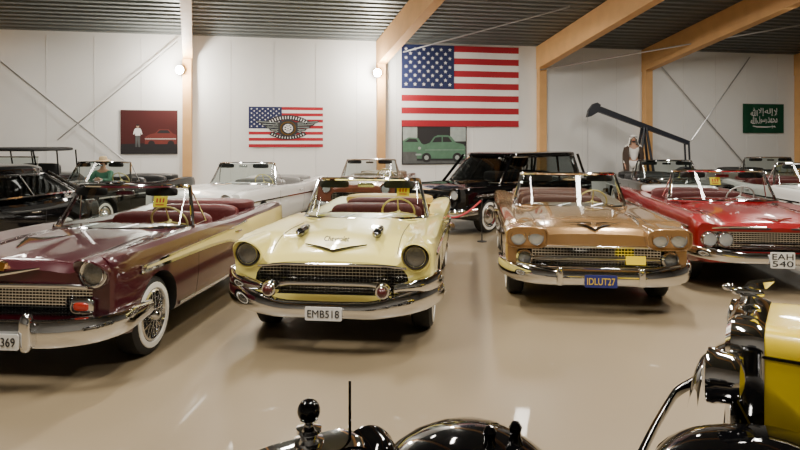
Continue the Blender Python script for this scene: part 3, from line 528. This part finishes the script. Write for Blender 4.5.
# ---------------------------------------------------------------- back row
conv('white open convertible with grey seats near the wall behind the pale yellow one',(-3.25,13.6,0),-12,M['white'],M['greyint'],spec(W=.97,yf=-2.35,tail=1.02))
conv('black open convertible with a seated figure in it behind the burgundy one',(-6.6,14.2,0),-8,M['black'],M['blackint'],spec(yf=-2.1,yr=2.5))
t=thing('person','person in green jacket and straw hat seated in the black convertible','person',(-6.80,14.4,0),-8)
H=person(t,True,M['green'],M['hair']); MB().lathe([(0,.13),(.06,.125),(.085,.10),(.092,.045),(.17,.03),(.175,.022),(.09,.035)],H+Vector((0,.005,0)),(0,-.08,1),24).build('hat',M['hat'],t); MB().ell(H+Vector((0,.03,.0)),(.095,.085,.1)).build('hair',M['hair'],t)
conv('copper brown convertible standing behind the pale yellow one below the middle pillar',(-.72,16.2,0),-8,M['brown'],M['beige'],spec(yf=-2.0,yr=2.45,axf=-1.3),fm=M['beige'])
conv('black open convertible parked in front of the oil pump',(6.4,15.3,0),-8,M['black'],M['blackint'],spec(tail=1.02))
conv('beige open convertible in the far right back row under the green flag',(10.65,18.3,0),-8,M['beige'],M['blackint'],spec(yr=2.4))
conv('white open car mostly cut off at the right edge behind the red one',(8.5,13.2,0),-8,M['white'],M['redint'],spec(yr=2.3))
sp=spec(W=.98,yf=-2.3,yr=3.1,tail=.95,hood=1.0); r=thing('station_wagon','long black station wagon with chrome trim turned left under the flag','car',(2.15,14.5,0),-43)
body(r,sp,M['black'],M['blackint'],None,(.6,.49,.71)); wheels(r,sp); simple_front(r,sp,M['black']); taillights(r,sp); doorlines(r,sp)
hardtop(r,M['black'],(-.86,2.98,.86,.97),(-.25,2.8,.72,1.53),(0,.3,.62,1),None,M['mglass'],.15,1.2); strip(r,sp,[(sp['yf']+.3,.78),(0,.78),(2.7,.76)],.025,M['chrome']); strip(r,sp,[(-1.0,.34),(0,.33),(1.0,.34)],.025,M['chrome'],'sill_trim')
for y in(.5,1.5): MB().rbox((0,y,1.03),(1.2,.16,.26),.4).build('seat_back',M['blackint'],r)
spp=spec(W=.9,hood=1.08,nose=.88,fend=.95,tail=.88,yf=-2.0,yr=2.15,axf=-1.3,axr=1.25)
r=thing('sedan','old black sedan with rounded roof cut off at the left edge beyond the burgundy convertible','car',(-6.45,9.1,0),-8); body(r,spp,M['black'],M['blackint'],None,(.5,.49,.71)); wheels(r,spp); simple_front(r,spp,M['black']); taillights(r,spp); doorlines(r,spp); hardtop(r,M['black'],(-.6,1.9,.74,1.02),(-.2,1.25,.56,1.36),(0,.5,1),rt=.26)
# ---------------------------------------------------------------- vintage cars
def vintage(name,label,radpos,yaw,pm,fm,radz=1.1,hw=.34,fz=.80,hlz=.92,hlx=.44,top=False,hlm=None,shell=None,hlr=.11,ws=True,hly=-1.36,tall=.28,sd=0,bm_=None,ae=.38):
    th=math.radians(yaw); off=Matrix.Rotation(th,4,'Z')@Vector((0,-1.35,0)); r=thing(name,label,'car',(radpos[0]-off.x,radpos[1]-off.y,0),yaw)
    shell=shell or M['chrome']; hlm=hlm or M['chrome']
    def arch(h,zt,z0=.45,n=24):
        pts=[(h,z0)]
        for k in range(n+1):
            a=PI*k/n; pts.append((h*math.copysign(abs(math.cos(a))**ae,math.cos(a)),zt-tall+tall*math.sin(a)**.75 if 0<k<n else zt-tall))
        return pts+[(-h,z0)]
    rows=[]
    for h,dz,y in((hw-.05,-.06,-1.40),(hw-.02,-.02,-1.44),(hw,0,-1.42),(hw+.008,.005,-1.34+sd),(hw-.01,-.01,-1.30+sd)): rows.append([(x,y,z) for x,z in arch(h,radz+dz)])
    MB().grid(rows).build('radiator_shell',shell,r)
    g=MB()
    for k in range(19):
        x=(k-9)/9.5*(hw-.04); zt=radz-.07-(tall-.06)*(abs(x)/hw)**3; g.box((x,-1.385,(zt+.45)/2),(.008,.03,zt-.45))
    g.build('grille',M['steel'],r); MB().prism(arch(hw-.03,radz-.04),-1.36,-1.33,'y').build('radiator_core',M['dark'],r)
    rows=[[(x,y,z) for x,z in arch(hw-.015+(.13)*t,radz-.015+.03*t,.5)] for y,t in [(-1.32+.95*k/8,k/8) for k in range(9)]]
    MB().grid(rows).build('hood',pm,r)
    for sx in(-1,1):
        g=MB()
        for k in range(12): y=-1.0+.05*k; x=hw+.13*(y+1.32)/.95; g.box((sx*(x-.012),y,.72),(.02,.018,.2))
        g.build('hood_louvers',pm,r)
        MB().tube([(sx*(hw-.014+.13*k/6),-1.32+.95*k/6,radz-tall-.01+.03*k/6) for k in range(7)],.007,6).build('hood_hinge',M['black'],r)
    bz=min(1.12,radz+.06)
    rows=[[(x,y,z) for x,z in arch(h,zt,.42)] for y,h,zt in((-.37,hw+.115,radz+.015),(-.2,.55,radz+.03),(.2,.62,bz),(.9,.64,bz),(1.5,.62,bz-.02),(1.85,.5,bz-.14))]
    MB().grid(rows,True,False,True).build('body',pm,r)
    MB().rbox((0,.75,bz+.04),(1.05,.18,.34),.4).build('seat_back',M['blackint'],r)
    if ws:
        q=[(-.55,-.1,bz-.02),(-.55,-.02,1.5),(.55,-.02,1.5),(.55,-.1,bz-.02)]
        w_=MB().tube(q,.016,6,True).build('windshield_frame',M['chrome'],r); MB().add(q,[(0,1,2,3)]).build('windshield_glass',M['glass'],w_)
    for sx in(-1,1):
        for y0,nm in((-1.2,1),(1.25,-1)):
            path=[(-.5,.42),(-.47,.60),(-.30,.745),(-.05,.80),(.22,.74),(.45,.58),(.62,.42)]
            rows=[]
            for p in smooth([(y0+(a if nm>0 else -a),.38+(z-.38)*(fz-.38)/.42,0) for a,z in path],28):
                rows.append([(sx*x,p[0],p[1]+d) for x,d in((.40,-.05),(.46,-.01),(.54,.018),(.64,.025),(.74,.012),(.81,-.03),(.845,-.09),(.85,-.13))])
            MB().grid(rows).build('fender',fm,r)
            o=link('wheel',WM['tire'],r,(sx*.64,y0,.34)); o.rotation_euler=(0,0,0 if sx>0 else PI); link('whitewall',WM['white'],o); link('wire_hub',WM['wire'],o)
        MB().rbox((sx*.66,.02,.38),(.32,1.5,.04),.2).build('running_board',fm,r)
        h=MB().lathe([(0,-hlr*.95),(hlr*.35,-hlr*.92),(hlr*.75,-hlr*.80),(hlr*.95,-hlr*.5),(hlr,0),(hlr*1.07,.012),(hlr*1.07,.035),(hlr*.94,.04)],(sx*hlx,hly,hlz),(0,-1,0),28).build('headlight',hlm,r)
        MB().lathe([(hlr*.96,.03),(hlr*.6,.05),(0,.06)],(sx*hlx,hly,hlz),(0,-1,0),24).build('lens',M['lens'],h)
        MB().tube([(sx*hlx,hly+.05,hlz-hlr*.8),(sx*(hlx-.02),-1.25,.55)],.018,6).build('headlight_post',M['black'],r)
    MB().bar(mir([(0,-1.78,.46,.03,.015),(.5,-1.77,.46,.03,.015),(.8,-1.7,.46,.03,.015)])).build('bumper',bm_ or M['chrome'],r)
    if top:
        MB().rbox((0,.45,1.68),(1.30,1.7,.10),.4,28).build('canvas_roof',M['canvas'],r)
        for sx in(-1,1):
            for a,b_ in((-.1,-.3),(.6,.5),(1.3,1.2)): MB().tube([(sx*.6,a,1.05),(sx*.62,b_,1.66)],.018,6).build('roof_bow',M['black'],r)
    return r
r=vintage('vintage_car','vivid yellow vintage car with black fenders and chrome radiator, cut off at right edge',(1.585,2.80),-123,M['vyel'],M['black'],1.11,.33,.79,.93,.46,False,None,None,.100,True,-1.45,.11,.0,M['black'],.28)
q=MB().lathe([(.045,0),(.05,.012),(.028,.022),(.015,.05)],(0,-1.37,1.11),(0,0,1),16); q.rbox((0,-1.38,1.175),(.035,.13,.04),.8); q.ell((0,-1.455,1.19),(.017,.028,.017),12)
for sx in(-1,1): q.grid([[(sx*(.012+.014*a),-1.41+.035*k+.015*a,1.18+.008*k+.02*a) for k in range(4)] for a in(0,1,2)])
q.build('hood_ornament',M['chrome'],r)
r=vintage('vintage_car','glossy black vintage car at the bottom edge with ball topped radiator cap',(-.29,2.05),-150,M['black'],M['black'],.86,.25,.775,.75,.22,False,M['black'],None,.10,False)
q=MB().lathe([(.05,0),(.05,.012),(.03,.018),(.03,.03),(.042,.038),(.042,.05),(.016,.058),(.016,.07),(.03,.078)],(0,-1.37,.86),(0,0,1),18).build('radiator_cap',M['chrome'],r)
MB().ell((0,-1.37,.965),(.038,.038,.040)).build('cap_ball',M['black'],q)
MB().tube([(-.13,-1.33,.80),(-.13,-1.33,1.05)],.005,6).build('rod',M['black'],r)
for x,y in((-.60,-1.18),(-.70,-1.16)): MB().lathe([(.03,-.02),(.018,.01),(.02,.025),(.024,.04),(.013,.058),(0,.062)],(x,y,.795),(0,0,1),14).build('side_lamp',M['black'],r)
vintage('vintage_car','tall antique black touring car with canvas roof in the far left corner',(-9.15,13.4),-8,M['black'],M['black'],1.15,.32,.85,.95,.44,True)
for p,l in(((.42,11.15),'slim post of the rope barrier nearer the pale yellow car'),((1.52,11.65),'slim post of the rope barrier nearer the black wagon')):
    t=thing('barrier_post',l,'post',(p[0],p[1],0)); MB().lathe([(.09,0),(.09,.015),(.02,.025),(0,.025)],(0,0,0),(0,0,1),20).build('foot',M['blackint'],t); MB().lathe([(.011,.02),(.011,.78),(.018,.79),(0,.80)],(0,0,0),(0,0,1),12).build('pole',M['blackint'],t)
tag(MB().tube([(.44+1.06*k/12,11.16+.48*k/12,.76-.28*math.sin(PI*k/12)) for k in range(13)],.018,8).build('rope',M['rope']),'red barrier rope between two slim posts beside the pale yellow car','rope')
# ---------------------------------------------------------------- light, camera
for x,y,z,e,s in((-4,3.2,6.2,290,2.4),(1.2,2.6,6.5,240,2.4),(5.5,5,6.2,230,2.4),(-7,9.5,5.6,130,2),(-1.6,9.5,5.7,270,2),(3.6,8.6,5.9,250,2),(7.5,11.5,5.4,170,2),(-3.5,14.8,5,100,1.6),(3,15.6,5.1,110,1.6),(10,16.3,5.2,110,1.6),(-9,14,4.8,55,1.6)):
    L=bpy.data.lights.new('ceiling_light','AREA'); L.shape='RECTANGLE'; L.energy=e*1.45; L.size=.35; L.size_y=s; L.color=(1,.93,.82); o=bpy.data.objects.new('ceiling_light',L); C.objects.link(o); o.location=(x,y,z); o.rotation_euler=(0,0,math.radians(-15))
w=bpy.data.worlds.new('world'); SC.world=w; w.use_nodes=True; w.node_tree.nodes['Background'].inputs[0].default_value=(.9,.85,.78,1); w.node_tree.nodes['Background'].inputs[1].default_value=.03
cd=bpy.data.cameras.new('camera'); cam=bpy.data.objects.new('camera',cd); C.objects.link(cam); cam.location=(0,0,1.85); cam.rotation_euler=(PI/2,0,0)
cd.sensor_width=36; cd.lens=36*628/800; cd.shift_y=-83/800; cd.clip_start=.05; SC.camera=cam
